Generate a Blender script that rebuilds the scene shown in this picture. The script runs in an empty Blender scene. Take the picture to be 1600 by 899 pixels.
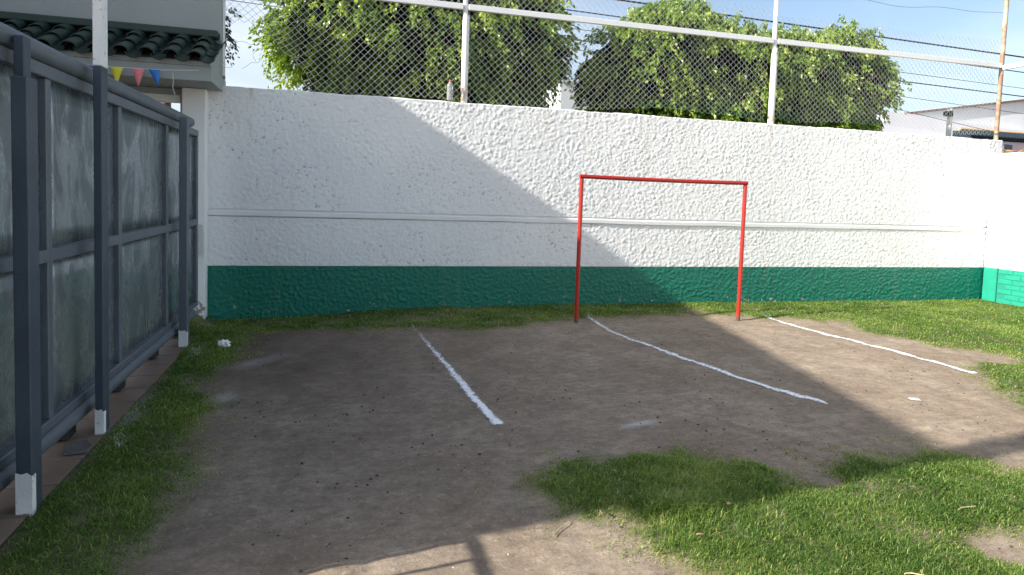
import bpy, math, random
import numpy as np
from mathutils import Vector, Matrix
random.seed(7); RNG = np.random.default_rng(7)
SC = bpy.context.scene; COL = SC.collection
R = math.radians

# ------------------------------------------------------------------ camera, sky, sun, exposure
cam_d = bpy.data.cameras.new('camera'); cam = bpy.data.objects.new('camera', cam_d); COL.objects.link(cam)
YAW, PIT, ROL = .2591, .0598, .0321
fw = Vector((math.sin(YAW)*math.cos(PIT), math.cos(YAW)*math.cos(PIT), -math.sin(PIT)))
r0 = Vector((math.cos(YAW), -math.sin(YAW), 0)); u0 = r0.cross(fw)
rr = r0*math.cos(ROL)+u0*math.sin(ROL); uu = u0*math.cos(ROL)-r0*math.sin(ROL)
m = Matrix((rr, uu, -fw)).transposed().to_4x4(); m.translation = (0, 0, 1.55)
cam.matrix_world = m
cam_d.sensor_width = 36; cam_d.lens = 980.75/1600*36
cam_d.shift_x = (800-782.6)/1600; cam_d.shift_y = -(449.5-364.5)/1600
cam_d.clip_start = .05; cam_d.clip_end = 3000
SC.camera = cam

SUN_AZ, SUN_EL = R(9), R(27.5)          # light travels mostly along +X and a little towards the wall
sdir = Vector((math.cos(SUN_AZ)*math.cos(SUN_EL), math.sin(SUN_AZ)*math.cos(SUN_EL), -math.sin(SUN_EL)))
sun_d = bpy.data.lights.new('sun', 'SUN'); sun = bpy.data.objects.new('sun', sun_d); COL.objects.link(sun)
sun.rotation_euler = sdir.to_track_quat('-Z', 'Y').to_euler(); sun.location = (-20, -4, 14)
sun_d.energy = 2.62; sun_d.angle = R(.5); sun_d.color = (1, .93, .82)

W = bpy.data.worlds.new('World'); SC.world = W; W.use_nodes = True
nt = W.node_tree; bg = nt.nodes['Background']; sky = nt.nodes.new('ShaderNodeTexSky')
sky.sky_type = 'NISHITA'; sky.sun_disc = False; sky.sun_elevation = SUN_EL
sky.sun_rotation = math.atan2(-sdir.x, -sdir.y)
sky.air_density = 1.0; sky.dust_density = 2.2; sky.ozone_density = 1.2
# thin bright cloud veils over the whole sky
tc = nt.nodes.new('ShaderNodeTexCoord'); cn = nt.nodes.new('ShaderNodeTexNoise'); cr = nt.nodes.new('ShaderNodeValToRGB')
cm = nt.nodes.new('ShaderNodeMix'); cm.data_type = 'RGBA'
mp = nt.nodes.new('ShaderNodeMapping'); mp.inputs['Scale'].default_value = (1.2, 1.2, 3.0); mp.inputs['Location'].default_value = (7.7, .9, 2.2)
cn.inputs['Scale'].default_value = 1.3; cn.inputs['Detail'].default_value = 6; cn.inputs['Roughness'].default_value = .5
cr.color_ramp.elements[0].position = .46; cr.color_ramp.elements[1].position = .74
cr.color_ramp.elements[0].color = (.03, .03, .03, 1); cr.color_ramp.elements[1].color = (.75, .75, .75, 1)
nt.links.new(tc.outputs['Generated'], mp.inputs['Vector']); nt.links.new(mp.outputs[0], cn.inputs['Vector'])
nt.links.new(cn.outputs['Fac'], cr.inputs['Fac']); nt.links.new(cr.outputs['Color'], cm.inputs[0])
nt.links.new(sky.outputs[0], cm.inputs[6]); cm.inputs[7].default_value = (5.6, 5.8, 6.2, 1)
nt.links.new(cm.outputs[2], bg.inputs['Color']); bg.inputs['Strength'].default_value = .055
SC.view_settings.view_transform = 'Standard'; SC.view_settings.look = 'None'
SC.view_settings.exposure = 2.0; SC.view_settings.gamma = 1

# ------------------------------------------------------------------ noise + mesh helpers
_T = RNG.random((8, 256, 256)).astype(np.float32)
def vn(x, y, s, k=0):
    x = np.asarray(x, float)/s; y = np.asarray(y, float)/s
    xi = np.floor(x).astype(int); yi = np.floor(y).astype(int); fx = x-xi; fy = y-yi
    fx = fx*fx*(3-2*fx); fy = fy*fy*(3-2*fy); T = _T[k % 8]; k2 = k*37
    g = lambda a, b: T[(a+k2) & 255, (b+k2*3) & 255]
    return (g(xi, yi)*(1-fx)+g(xi+1, yi)*fx)*(1-fy)+(g(xi, yi+1)*(1-fx)+g(xi+1, yi+1)*fx)*fy
def fbm(x, y, s, k=0, n=4):
    t = 0; a = 1; w = 0
    for i in range(n): t = t+a*vn(x, y, s/2**i, k+i); w += a; a *= .5
    return t/w
def sstep(a, b, x):
    t = np.clip((np.asarray(x, float)-a)/(b-a), 0, 1); return t*t*(3-2*t)

def link(name, me, mat=None, parent=None):
    o = bpy.data.objects.new(name, me); COL.objects.link(o)
    if mat is not None and me is not None:
        for q in (mat if isinstance(mat, (list, tuple)) else [mat]): me.materials.append(q)
    if parent is not None: o.parent = parent
    return o
def mesh_np(name, V, F, smooth=False, attrs=None):
    """V (n,3); F list of arrays (m,k) of equal-size faces"""
    me = bpy.data.meshes.new(name); V = np.asarray(V, np.float32)
    if not isinstance(F, list) or isinstance(F[0], tuple): F = [np.array(F)]
    F = [np.asarray(f, np.int32) for f in F if len(f)]
    me.vertices.add(len(V)); me.vertices.foreach_set('co', V.ravel())
    tot = np.concatenate([np.full(len(f), f.shape[1], np.int32) for f in F]); idx = np.concatenate([f.ravel() for f in F])
    me.loops.add(len(idx)); me.loops.foreach_set('vertex_index', idx)
    me.polygons.add(len(tot)); me.polygons.foreach_set('loop_start', np.concatenate(([0], np.cumsum(tot)[:-1])).astype(np.int32))
    me.polygons.foreach_set('loop_total', tot)
    me.polygons.foreach_set('use_smooth', np.full(len(tot), smooth))
    for k, a in (attrs or {}).items():
        at = me.attributes.new(k, 'FLOAT', 'POINT'); at.data.foreach_set('value', np.asarray(a, np.float32).ravel())
    me.update(calc_edges=True); me.validate(); return me
class MB:
    def __init__(s): s.v = []; s.f = []
    def add(s, vs, fs):
        n = len(s.v); s.v += [tuple(v) for v in vs]; s.f += [tuple(i+n for i in f) for f in fs]; return s
    def box(s, x0, x1, y0, y1, z0, z1):
        return s.add([(x0,y0,z0),(x1,y0,z0),(x1,y1,z0),(x0,y1,z0),(x0,y0,z1),(x1,y0,z1),(x1,y1,z1),(x0,y1,z1)],
                     [(0,3,2,1),(4,5,6,7),(0,1,5,4),(1,2,6,5),(2,3,7,6),(3,0,4,7)])
    def prism(s, poly, a, b, axis='y'):
        n = len(poly); P = (lambda p, q: (p[0], q, p[1])) if axis == 'y' else ((lambda p, q: (q, p[0], p[1])) if axis == 'x' else (lambda p, q: (p[0], p[1], q)))
        vs = [P(p, a) for p in poly]+[P(p, b) for p in poly]
        return s.add(vs, [tuple(range(n)), tuple(range(2*n-1, n-1, -1))]+[(i, (i+1) % n, n+(i+1) % n, n+i) for i in range(n)])
    def tube(s, pts, r, n=8, cap=True):
        pts = [Vector(p) for p in pts]; rs = r if isinstance(r, (list, tuple)) else [r]*len(pts); rings = []
        up = Vector((0, 0, 1)) if abs((pts[-1]-pts[0]).normalized().z) < .9 else Vector((0, 1, 0))
        for i, p in enumerate(pts):
            d = (pts[min(i+1, len(pts)-1)]-pts[max(i-1, 0)]).normalized(); a = d.cross(up).normalized(); b = a.cross(d)
            rings.append([p+a*(rs[i]*math.cos(2*math.pi*k/n))+b*(rs[i]*math.sin(2*math.pi*k/n)) for k in range(n)])
        vs = [v for q in rings for v in q]; fs = []
        for i in range(len(pts)-1):
            for k in range(n): fs.append((i*n+k, i*n+(k+1) % n, (i+1)*n+(k+1) % n, (i+1)*n+k))
        if cap: fs += [tuple(range(n))[::-1], tuple(range((len(pts)-1)*n, len(pts)*n))]
        return s.add(vs, fs)
    def lathe(s, c, prof, n=16):
        vs = [(c[0]+r*math.cos(2*math.pi*k/n), c[1]+r*math.sin(2*math.pi*k/n), c[2]+z) for r, z in prof for k in range(n)]
        fs = [(i*n+k, i*n+(k+1) % n, (i+1)*n+(k+1) % n, (i+1)*n+k) for i in range(len(prof)-1) for k in range(n)]
        return s.add(vs, fs+[tuple(range(n))[::-1], tuple(range((len(prof)-1)*n, len(prof)*n))])
    def build(s, name, mat, parent=None, smooth=False, bevel=0, off=None):
        me = bpy.data.meshes.new(name); vs = s.v
        if off: vs = [(v[0]-off[0], v[1]-off[1], v[2]-off[2]) for v in vs]
        me.from_pydata(vs, [], s.f); me.update()
        import bmesh
        bm = bmesh.new(); bm.from_mesh(me)
        bmesh.ops.recalc_face_normals(bm, faces=bm.faces)
        if bevel: bmesh.ops.bevel(bm, geom=bm.edges[:], offset=bevel, segments=1, affect='EDGES', clamp_overlap=True)
        bm.to_mesh(me); bm.free()
        if smooth:
            for p in me.polygons: p.use_smooth = True
            try: me.set_sharp_from_angle(angle=R(40))
            except Exception: pass
        o = link(name, me, mat, parent)
        if off and parent is None: o.location = off
        return o
def tag(o, label=None, cat=None, group=None, kind=None):
    if label: o['label'] = label
    if cat: o['category'] = cat
    if group: o['group'] = group
    if kind: o['kind'] = kind
    return o
def thing(name, label, cat, group=None):
    return tag(link(name, None), label, cat, group)

# ------------------------------------------------------------------ materials
class M:
    def __init__(s, name):
        s.m = bpy.data.materials.new(name); s.m.use_nodes = True; s.t = s.m.node_tree; s.p = s.t.nodes['Principled BSDF']
        s.pos = s.n('ShaderNodeNewGeometry').outputs['Position']
    def n(s, t, **k):
        q = s.t.nodes.new(t)
        for a, b in k.items(): setattr(q, a, b)
        return q
    def l(s, a, b): s.t.links.new(a, b)
    def noise(s, scale, detail=5, rough=.6, stretch=None, dist=0):
        q = s.n('ShaderNodeTexNoise'); q.inputs['Scale'].default_value = scale; q.inputs['Detail'].default_value = detail
        q.inputs['Roughness'].default_value = rough; q.inputs['Distortion'].default_value = dist
        if stretch:
            mp = s.n('ShaderNodeMapping'); mp.inputs['Scale'].default_value = stretch; s.l(s.pos, mp.inputs['Vector']); s.l(mp.outputs[0], q.inputs['Vector'])
        else: s.l(s.pos, q.inputs['Vector'])
        return q.outputs['Fac']
    def ramp(s, fac, *st):
        q = s.n('ShaderNodeValToRGB'); e = q.color_ramp.elements
        while len(e) < len(st): e.new(.5)
        for i, (p, c) in enumerate(st): e[i].position = p; e[i].color = (*(c if isinstance(c, (tuple, list)) else (c, c, c)), 1)
        s.l(fac, q.inputs['Fac']); return q.outputs['Color']
    def mix(s, fac, a, b, mode='MIX'):
        q = s.n('ShaderNodeMix', data_type='RGBA', blend_type=mode)
        for i, v in ((0, fac), (6, a), (7, b)):
            if hasattr(v, 'node'): s.l(v, q.inputs[i])
            else: q.inputs[i].default_value = v if i == 0 else (*v, 1)
        return q.outputs[2]
    def math(s, op, a, b=0.):
        q = s.n('ShaderNodeMath', operation=op)
        for i, v in ((0, a), (1, b)):
            if hasattr(v, 'node'): s.l(v, q.inputs[i])
            else: q.inputs[i].default_value = v
        return q.outputs[0]
    def attr(s, name):
        q = s.n('ShaderNodeAttribute'); q.attribute_name = name; return q.outputs['Fac']
    def z(s, i='Z'):
        q = s.n('ShaderNodeSeparateXYZ'); s.l(s.pos, q.inputs[0]); return q.outputs[i]
    def rnd(s):
        return s.n('ShaderNodeObjectInfo').outputs['Random']
    def col(s, c):
        if hasattr(c, 'node'): s.l(c, s.p.inputs['Base Color'])
        else: s.p.inputs['Base Color'].default_value = (*c, 1)
        return s
    def set(s, rough=None, metal=None, spec=None):
        if rough is not None:
            if hasattr(rough, 'node'): s.l(rough, s.p.inputs['Roughness'])
            else: s.p.inputs['Roughness'].default_value = rough
        if metal is not None: s.p.inputs['Metallic'].default_value = metal
        if spec is not None: s.p.inputs['Specular IOR Level'].default_value = spec
        return s
    def bump(s, h, dist=.004, strength=1):
        q = s.n('ShaderNodeBump'); q.inputs['Distance'].default_value = dist; q.inputs['Strength'].default_value = strength
        s.l(h, q.inputs['Height']); s.l(q.outputs[0], s.p.inputs['Normal']); return s
def simple(name, c, rough=.6, var=.2, scale=6, metal=0, bump=0, spec=.5):
    q = M(name); n = q.noise(scale)
    q.col(q.ramp(n, (.25, [v*(1-var) for v in c]), (.75, [min(1, v*(1+var)) for v in c]))).set(rough, metal, spec)
    if bump: q.bump(q.noise(scale*12), bump)
    return q.m

# stucco paints: dirt sits in the pits of the real relief (attribute "pit")
def stucco(name, c, dirt, dlo, dhi, streak):
    q = M(name); pit = q.attr('pit'); n = q.noise(2.2, 4)
    base = q.mix(q.ramp(q.noise(.9), (.35, 0.), (.7, 1.)), c, [v*.93 for v in c])
    f = q.math('MULTIPLY', q.ramp(pit, (dlo, 1.), (dhi, 0.)), q.ramp(n, (.42, 0.), (.60, 1.)))
    base = q.mix(q.math('MULTIPLY', f, .7), base, dirt)
    st = q.math('MULTIPLY', q.ramp(q.noise(1.0, 3, .6, (3.2, 3.2, .18)), (.60, 0.), (.80, 1.)), streak)
    base = q.mix(st, base, (.52, .46, .36))
    xx = q.z('X'); zz = q.z()
    for x0, wd in ((6.42, .045), (-1.02, .05), (1.66, .03), (10.9, .06)):   # rust running down below the fence posts
        g = q.ramp(q.math('DIVIDE', q.math('ABSOLUTE', q.math('SUBTRACT', xx, x0)), wd), (.05, 1.), (1., 0.))
        g = q.math('MULTIPLY', g, q.math('MULTIPLY', q.ramp(q.math('SUBTRACT', zz, 1.9), (.0, 0.), (.85, 1.)), q.ramp(q.noise(1.0, 4, .6, (16, 16, 5)), (.42, 0.), (.62, .65))))
        base = q.mix(g, base, (.50, .42, .26))
    q.col(base).set(.62, 0, .3)
    q.bump(q.noise(75, 4, .7), .006, .7); return q
wall_white = stucco('white_wall_paint', (.80, .815, .82), (.20, .19, .16), .10, .24, .30).m
gq = stucco('green_wall_paint', (.003, .155, .108), (.03, .07, .055), .08, .25, .12)
_chip = gq.math('MULTIPLY', gq.ramp(gq.noise(7, 5, .65), (.635, 0.), (.65, 1.)), gq.ramp(gq.attr('low'), (.62, 0.), (.98, 1.)))
_b = gq.p.inputs['Base Color'].links[0].from_socket
gq.col(gq.mix(_chip, _b, (.42, .36, .31))).set(.45, 0, .45)
wall_green = gq.m
white_paint = simple('white_paint', (.76, .77, .76), .55, .06, 3, bump=.002)
portal_paint = simple('portal_paint', (.31, .345, .34), .7, .08, 1.2, bump=.003)
q = M('pillar_paint'); z = q.z(); n = q.noise(9, 5, .65)
_c = q.ramp(q.noise(1.5), (.3, (.74, .76, .76)), (.7, (.80, .82, .82)))
_f = q.math('MULTIPLY', q.ramp(n, (.55, 0.), (.60, 1.)), q.ramp(z, (.12, 1.), (.45, 0.)))
q.col(q.mix(_f, _c, (.25, .22, .19))).set(.6).bump(q.noise(40), .003); pillar_paint = q.m
white_brick = simple('white_brick_paint', (.82, .82, .80), .6, .04, 9, bump=.002)
green_brick = simple('green_brick_paint', (.01, .26, .175), .5, .12, 9, bump=.002)
mortar_white = simple('painted_mortar_white', (.74, .74, .72), .8, .05, 9)
mortar_green = simple('painted_mortar_green', (.008, .20, .14), .7, .1, 9)

q = M('galvanised_sheet')
n1 = q.noise(1.0, 6, .62, (1, 3.4, 1.5), 1.6); n2 = q.noise(1.0, 5, .7, (1, 16, 5), .8); n3 = q.noise(26, 4, .7)
c = q.ramp(q.noise(1.3, 4), (.3, (.25, .30, .32)), (.7, (.38, .43, .445)))
sm = q.ramp(n1, (.46, 0.), (.54, .62)); c = q.mix(sm, c, (.085, .112, .135))
sm2 = q.ramp(n2, (.56, 0.), (.66, .4)); c = q.mix(sm2, c, (.10, .125, .145)); c = q.mix(q.ramp(n3, (.62, 0.), (.72, .35)), c, (.50, .54, .54))
q.col(c).set(q.ramp(n1, (.44, .27), (.56, .46)), .6, .5).bump(q.noise(1.7, 2, .5), .03, .22); sheet_m = q.m
q = M('blue_grey_frame_paint'); c = q.ramp(q.noise(3), (.3, (.085, .105, .130)), (.7, (.115, .138, .168)))
q.col(q.mix(q.ramp(q.noise(38, 4, .7), (.66, 0.), (.72, .7)), c, (.16, .17, .18))).set(.45, .0, .5).bump(q.noise(60), .002); frame_m = q.m
q = M('dark_post_paint'); c = q.ramp(q.noise(3), (.3, (.036, .052, .076)), (.7, (.054, .074, .104)))
q.col(q.mix(q.ramp(q.noise(34, 4, .7), (.68, 0.), (.72, .5)), c, (.13, .12, .115))).set(.5, 0, .45).bump(q.noise(60), .002); post_m = q.m
q = M('chipped_white_paint'); q.col(q.mix(q.ramp(q.noise(26, 4, .7), (.60, 0.), (.66, .8)), (.72, .74, .75), (.20, .20, .20))).set(.6).bump(q.noise(50), .003); post_white = q.m
q = M('white_pipe_rusting'); c = q.mix(q.ramp(q.noise(9, 5, .65), (.60, 0.), (.70, .85)), (.74, .75, .76), (.30, .15, .07))
c = q.mix(q.math('MULTIPLY', q.ramp(q.math('SUBTRACT', q.z(), 2.8), (0., .8), (.34, 0.)), q.ramp(q.noise(6), (.4, 0.), (.55, 1.))), c, (.42, .25, .12))
q.col(c).set(.5, 0, .5); pipe_white = q.m
q = M('rusty_pipe'); c = q.mix(q.ramp(q.noise(3.2, 4, .6), (.42, 0.), (.56, 1.)), (.46, .39, .29), (.25, .15, .10))
q.col(c).set(.7); pipe_rust = q.m
q = M('white_rail_paint'); c = q.mix(q.ramp(q.noise(5.5, 5, .7), (.66, 0.), (.72, .8)), (.72, .74, .76), (.36, .22, .12))
q.col(c).set(.5); rail_m = q.m
q = M('galvanised_wire'); z = q.z(); x = q.z('X')
f = q.math('MULTIPLY', q.ramp(q.math('SUBTRACT', z, 2.7), (.16, 1.), (.34, 0.)), q.ramp(q.math('MULTIPLY', x, .1), (.36, 0.), (.45, 1.)))
q.col(q.mix(q.math('MULTIPLY', f, q.ramp(q.noise(1.1), (.40, 0.), (.55, .8))), (.60, .61, .60), (.09, .34, .25))).set(.5, .1, .4); wire_m = q.m
dark_wire = simple('dark_wire', (.10, .09, .085), .6, .3, 10)
q = M('red_goal_paint'); z = q.z(); c = q.mix(q.ramp(q.noise(40, 4, .7), (.66, 0.), (.72, .6)), (.38, .020, .014), (.16, .025, .018))
c = q.mix(q.ramp(z, (.03, 1.), (.07, 0.)), c, (.10, .07, .055)); q.col(c).set(.38, 0, .5).bump(q.noise(70), .001); red_m = q.m
q = M('green_roof_tile'); c = q.ramp(q.noise(4), (.3, (.012, .027, .022)), (.7, (.026, .050, .041)))
c = q.mix(q.math('MULTIPLY', q.rnd(), .3), c, (.05, .08, .066)); q.col(c).set(.42, 0, .5).bump(q.noise(60), .002); tile_m = q.m
tile_dark = simple('dark_green_flashing', (.018, .042, .032), .55, .25, 5)
q = M('paving_tile'); c = q.ramp(q.noise(5), (.3, (.165, .115, .085)), (.7, (.235, .165, .12)))
c = q.mix(q.math('MULTIPLY', q.rnd(), .4), c, (.15, .105, .08)); q.col(c).set(.65).bump(q.noise(50), .002); pave_m = q.m
grout_m = simple('grout', (.075, .06, .05), .9, .2, 8)
black_m = simple('black_rubber', (.012, .012, .013), .6, .2, 8)
slab_m = simple('grey_stone_slab', (.095, .095, .09), .85, .3, 9, bump=.004)
paper_m = simple('white_tissue', (.82, .82, .84), .9, .04, 30)
pink_m = simple('pink_house_paint', (.62, .50, .53), .7, .07, 2)
blue_tile = simple('blue_black_roof_tile', (.016, .026, .038), .75, .3, 5, spec=.2)
orange_m = simple('orange_ridge_tile', (.55, .36, .18), .7, .2, 8)
coping_m = simple('brown_coping', (.20, .11, .075), .8, .2, 6)
far_white = simple('far_white_wall', (.70, .735, .77), .7, .04, 1)
caster_m = simple('cream_house_wall', (.42, .43, .42), .8, .08, 1.5)
dark_glass = simple('dark_glass', (.03, .035, .04), .15, .2, 3)
wood_m = simple('weathered_wood', (.16, .105, .075), .85, .3, 12)
bark_m = simple('tree_bark', (.13, .105, .08), .9, .3, 14, bump=.01)
rubble_m = simple('orange_rubble', (.42, .23, .12), .9, .35, 9)
straw_m = simple('dry_straw', (.46, .40, .24), .9, .2, 20)
deadleaf_m = simple('dry_leaf', (.35, .22, .12), .8, .3, 30)
clod_m = simple('dark_clod', (.055, .042, .034), .95, .45, 40)
peb_m = simple('pale_pebble', (.36, .33, .29), .9, .3, 40)

# ground: soil with the turf underlay where the grass grows (attribute "turf"), moist soil plus shade painted into the left dirt (one mask)
q = M('ground_soil')
n1 = q.noise(1.1, 6, .62); n2 = q.noise(9, 6, .7, (1, 1.6, 1)); n3 = q.noise(70, 4, .75); n4 = q.noise(26, 5, .7)
c = q.ramp(n1, (.32, (.255, .2, .147)), (.52, (.335, .274, .21)), (.70, (.40, .335, .262)))
c = q.mix(q.ramp(q.noise(3.1, 5, .6), (.40, .5), (.60, 0.)), c, (.19, .15, .115))
c = q.mix(q.ramp(n2, (.38, .5), (.62, 0.)), c, (.135, .102, .076))
c = q.mix(q.ramp(n4, (.54, 0.), (.70, .6)), c, (.40, .35, .295))
c = q.mix(q.ramp(n3, (.55, 0.), (.64, .62)), c, (.11, .085, .066))
c = q.mix(q.ramp(q.noise(15, 5, .7), (.53, 0.), (.66, .45)), c, (.15, .116, .09))
c = q.mix(q.math('MULTIPLY', q.attr('damp_shade'), .80), c, (.075, .056, .043))
c = q.mix(q.math('MULTIPLY', q.attr('chalk'), .55), c, (.62, .62, .63))
tf = q.ramp(n4, (.35, (.075, .095, .026)), (.65, (.150, .145, .06)))
c = q.mix(q.attr('turf'), c, tf)
hh = q.math('ADD', q.math('MULTIPLY', n2, .6), q.math('ADD', q.math('MULTIPLY', n3, .28), q.math('MULTIPLY', n4, .35)))
q.col(c).set(.95, 0, .15).bump(hh, .013, .7); ground_m = q.m

q = M('chalk_powder'); d = q.attr('dens'); n = q.noise(48, 4, .7); nb = q.noise(14, 4, .6)
a = q.math('ADD', d, q.math('MULTIPLY', q.math('SUBTRACT', q.math('ADD', q.math('MULTIPLY', n, .7), q.math('MULTIPLY', nb, .3)), .5), 2.4))
al = q.ramp(a, (.40, 0.), (.82, 1.)); q.l(al, q.p.inputs['Alpha'])
q.col((.86, .87, .89)).set(.95, 0, .1).bump(n, .005, .6); chalk_m = q.m

def leafmat(name, dark, mid, lite, trans=.3, rough=.4, spec=.5, extra=None):
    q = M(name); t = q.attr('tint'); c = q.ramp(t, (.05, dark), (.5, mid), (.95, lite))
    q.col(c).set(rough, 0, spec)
    tr = q.n('ShaderNodeBsdfTranslucent'); ms = q.n('ShaderNodeMixShader'); ms.inputs[0].default_value = trans
    tcx = q.mix(1, c, (1.25, 1.35, .6), 'MULTIPLY'); q.l(tcx, tr.inputs['Color'])
    q.l(q.p.outputs[0], ms.inputs[1]); q.l(tr.outputs[0], ms.inputs[2])
    q.l(ms.outputs[0], q.t.nodes['Material Output'].inputs['Surface']); return q.m
leaf_m = leafmat('ficus_leaf', (.055, .120, .018), (.225, .335, .046), (.42, .49, .10), .44, .32, .6)
shade_leaf = leafmat('inner_shade_leaf', (.008, .020, .006), (.016, .036, .010), (.035, .065, .016), .12, .4, .4)  # inner leaves coloured very dark to paint in the shade inside the crown
far_leaf = leafmat('far_tree_leaf', (.02, .03, .018), (.03, .045, .025), (.05, .065, .035), .15, .5)
grass_m = leafmat('grass_blade', (.060, .136, .023), (.212, .322, .068), (.50, .50, .19), .50, .5, .35)

# ------------------------------------------------------------------ ground sheet
WY = 8.30; XR = 10.85
LWR = [(-.70,1.2),(-.72,2.68),(-.74,2.91),(-.68,3.24),(-.66,3.59),(-.76,3.96),(-.78,4.28),(-.79,4.64),(-1.06,5.28),(-.78,5.81),(-.89,6.39),(-.8,7.09),(-.68,7.23),
       (.55,7.10),(1.25,6.95),(2.01,6.98),(2.95,7.43),(3.67,7.38),(4.56,7.62),(5.26,7.33),(5.59,7.17),(6.76,6.92),(6.4,6.36),(6.52,6.1),(6.68,5.78),(6.59,5.51),(6.81,5.22),
       (6.93,4.83),(6.76,4.71),(6.32,4.87),(6.11,4.73),(5.84,4.44),(5.46,4.10),(5.42,3.85),(5.21,3.60),(5.5,3.2),(7,2.9),(12,2.9),(12,9),(-1.7,9),(-1.7,7.05),
       (-1.42,6.98),(-1.36,6.13),(-1.325,5.4),(-1.31,4.7),(-1.33,4.4),(-1.35,3.97),(-1.38,3.64),(-1.40,3.24),(-1.40,1.2)]
FRONT = [(.93,3.1),(1.25,3.43),(1.41,3.42),(1.82,3.42),(2.09,3.42),(2.25,3.20),(2.47,3.06),(2.54,2.85),(2.64,2.77),(2.73,2.77),(2.81,2.99),(2.92,3.09),(3.28,3.09),(3.66,3.12),
         (3.81,2.90),(4.01,2.74),(4.6,2.6),(5.2,2.0),(5.2,1.2),(1.2,1.2),(1.4,1.9),(1.53,2.21),(1.49,2.28),(1.37,2.43),(1.37,2.62),(1.25,2.67),(1.08,2.74),(1.07,2.9)]
BARE = [(2.93,2.18),(3.14,2.23),(3.24,2.14),(3.1,1.98),(2.95,1.98),(2.89,2.06)]
def sdist(x, y, poly):
    """signed distance, positive inside"""
    x = np.asarray(x, float); y = np.asarray(y, float); d = np.full(x.shape, 1e9); ins = np.zeros(x.shape, bool)
    for (x0, y0), (x1, y1) in zip(poly, poly[1:]+poly[:1]):
        ex, ey = x1-x0, y1-y0; L = ex*ex+ey*ey+1e-12; t = np.clip(((x-x0)*ex+(y-y0)*ey)/L, 0, 1)
        d = np.minimum(d, np.hypot(x-x0-t*ex, y-y0-t*ey)); c = ((y0 > y) != (y1 > y))
        ins ^= c & (x < (ex)*(y-y0)/(ey if abs(ey) > 1e-12 else 1e-12)+x0)
    return np.where(ins, d, -d)
def turf_sd(x, y):
    s = np.maximum(sdist(x, y, LWR), sdist(x, y, FRONT)); s = np.minimum(s, -sdist(x, y, BARE))
    return s+(fbm(x, y, .30, 3, 4)-.5)*.34*(.25+.75*sstep(-1.3, -1.0, x))
def gheight(x, y, sd=None):
    x = np.asarray(x, float); y = np.asarray(y, float)
    if sd is None: sd = turf_sd(x, y)
    near = sstep(1.0, 1.6, y)*sstep(13, 12, x)*sstep(-1.6, -1.4, x)
    h = (fbm(x, y, 1.3, 1, 3)-.5)*.035+(fbm(x, y, .16, 2, 3)-.5)*.020-0.008*sstep(.62, .80, vn(x*1.5, y, .21, 7))
    h = h+sstep(-.06, .2, sd)*.020
    h = h-.13*sstep(1.4, -1.5, x)*sstep(6.8, 8.2, y)
    return h*near*sstep(9.0, 8.6, y)
def axis(lo, hi, st, far):
    a = np.arange(lo, hi+1e-6, st); g = st*1.5*1.35**np.arange(60); g = np.cumsum(g); g = g[g < far]
    return np.concatenate((lo-g[::-1], a, hi+g))
gx = axis(-1.7, 11.0, .04, 900); gy = axis(1.3, 8.5, .04, 900)
X, Y = np.meshgrid(gx, gy); sd = turf_sd(X, Y); Z = gheight(X, Y, sd)
nx, ny = len(gx), len(gy); I = np.arange(nx*ny).reshape(ny, nx)
F = np.stack([I[:-1, :-1], I[:-1, 1:], I[1:, 1:], I[1:, :-1]], -1).reshape(-1, 4)
turf = sstep(-.10, .14, sd)*(.45+.55*sstep(.3, .6, fbm(X, Y, .11, 1, 2)))*sstep(9, 8.6, Y)
damp_shade = np.clip(sstep(2.4, -.5, X)*(.22+.78*sstep(3.6, 6.4, Y))*(.55+.9*(fbm(X, Y, .8, 5)-.3))+.5*sstep(.08, -.10, np.abs(sd+.05))*sstep(.3, .6, fbm(X, Y, .5, 6)), 0, 1)
def smear(x0, y0, x1, y1, w, a):
    ex, ey = x1-x0, y1-y0; L = math.hypot(ex, ey); t = ((X-x0)*ex+(Y-y0)*ey)/L; s = np.abs((X-x0)*ey-(Y-y0)*ex)/L
    return a*sstep(w, 0, s)*sstep(-w, w, t)*sstep(L+w, L-w, t)*(.3+1.1*fbm(X, Y, .12, 4))
chalk = smear(1.9, 3.83, 2.2, 3.9, .055, 1.0)+smear(-.85, 4.75, -.72, 5.0, .12, .6)+smear(-.8, 5.7, -.45, 6.1, .16, .35)+smear(-1.3, 4.3, -1.18, 5.6, .13, .8)
me = mesh_np('ground', np.stack([X, Y, Z], -1).reshape(-1, 3), F, True, dict(turf=turf, damp_shade=damp_shade, chalk=np.clip(chalk, 0, 1)))
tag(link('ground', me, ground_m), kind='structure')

# ------------------------------------------------------------------ boundary wall (real stucco relief)
wall = thing('boundary_wall', 'rough white stucco wall with a green painted band along its foot and chain link on top', 'wall')
wx = np.arange(-1.503, XR+.2, .0115)
def relief(x, z):
    def splat(sc, k, rlo, rhi):      # pebbly thrown plaster: overlapping rounded blobs
        X = x/sc; Z = z/sc; xi = np.floor(X).astype(int); zi = np.floor(Z).astype(int); best = np.zeros(x.shape)
        for a in (-1, 0, 1):
            for b in (-1, 0, 1):
                ci, cj = (xi+a) & 255, (zi+b) & 255
                px, pz, r, hh = (_T[(k+q) % 8][(ci+31*q+k) & 255, (cj+17*q) & 255] for q in range(4))
                d2 = ((xi+a+px-X)**2+(zi+b+pz-Z)**2*1.15)/(rlo+(rhi-rlo)*r)**2
                best = best+(.30+.70*hh)*np.exp(-1.9*d2)
        return np.clip(best/1.15, 0, 1.25)
    c = fbm(x, z, .4, 3, 2)
    h = .55*splat(.038, 1, .45, .85)+.33*splat(.0215, 4, .45, .85)+.12*vn(x, z, .014, 4); return h, h*(.0085+.004*c)
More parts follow.
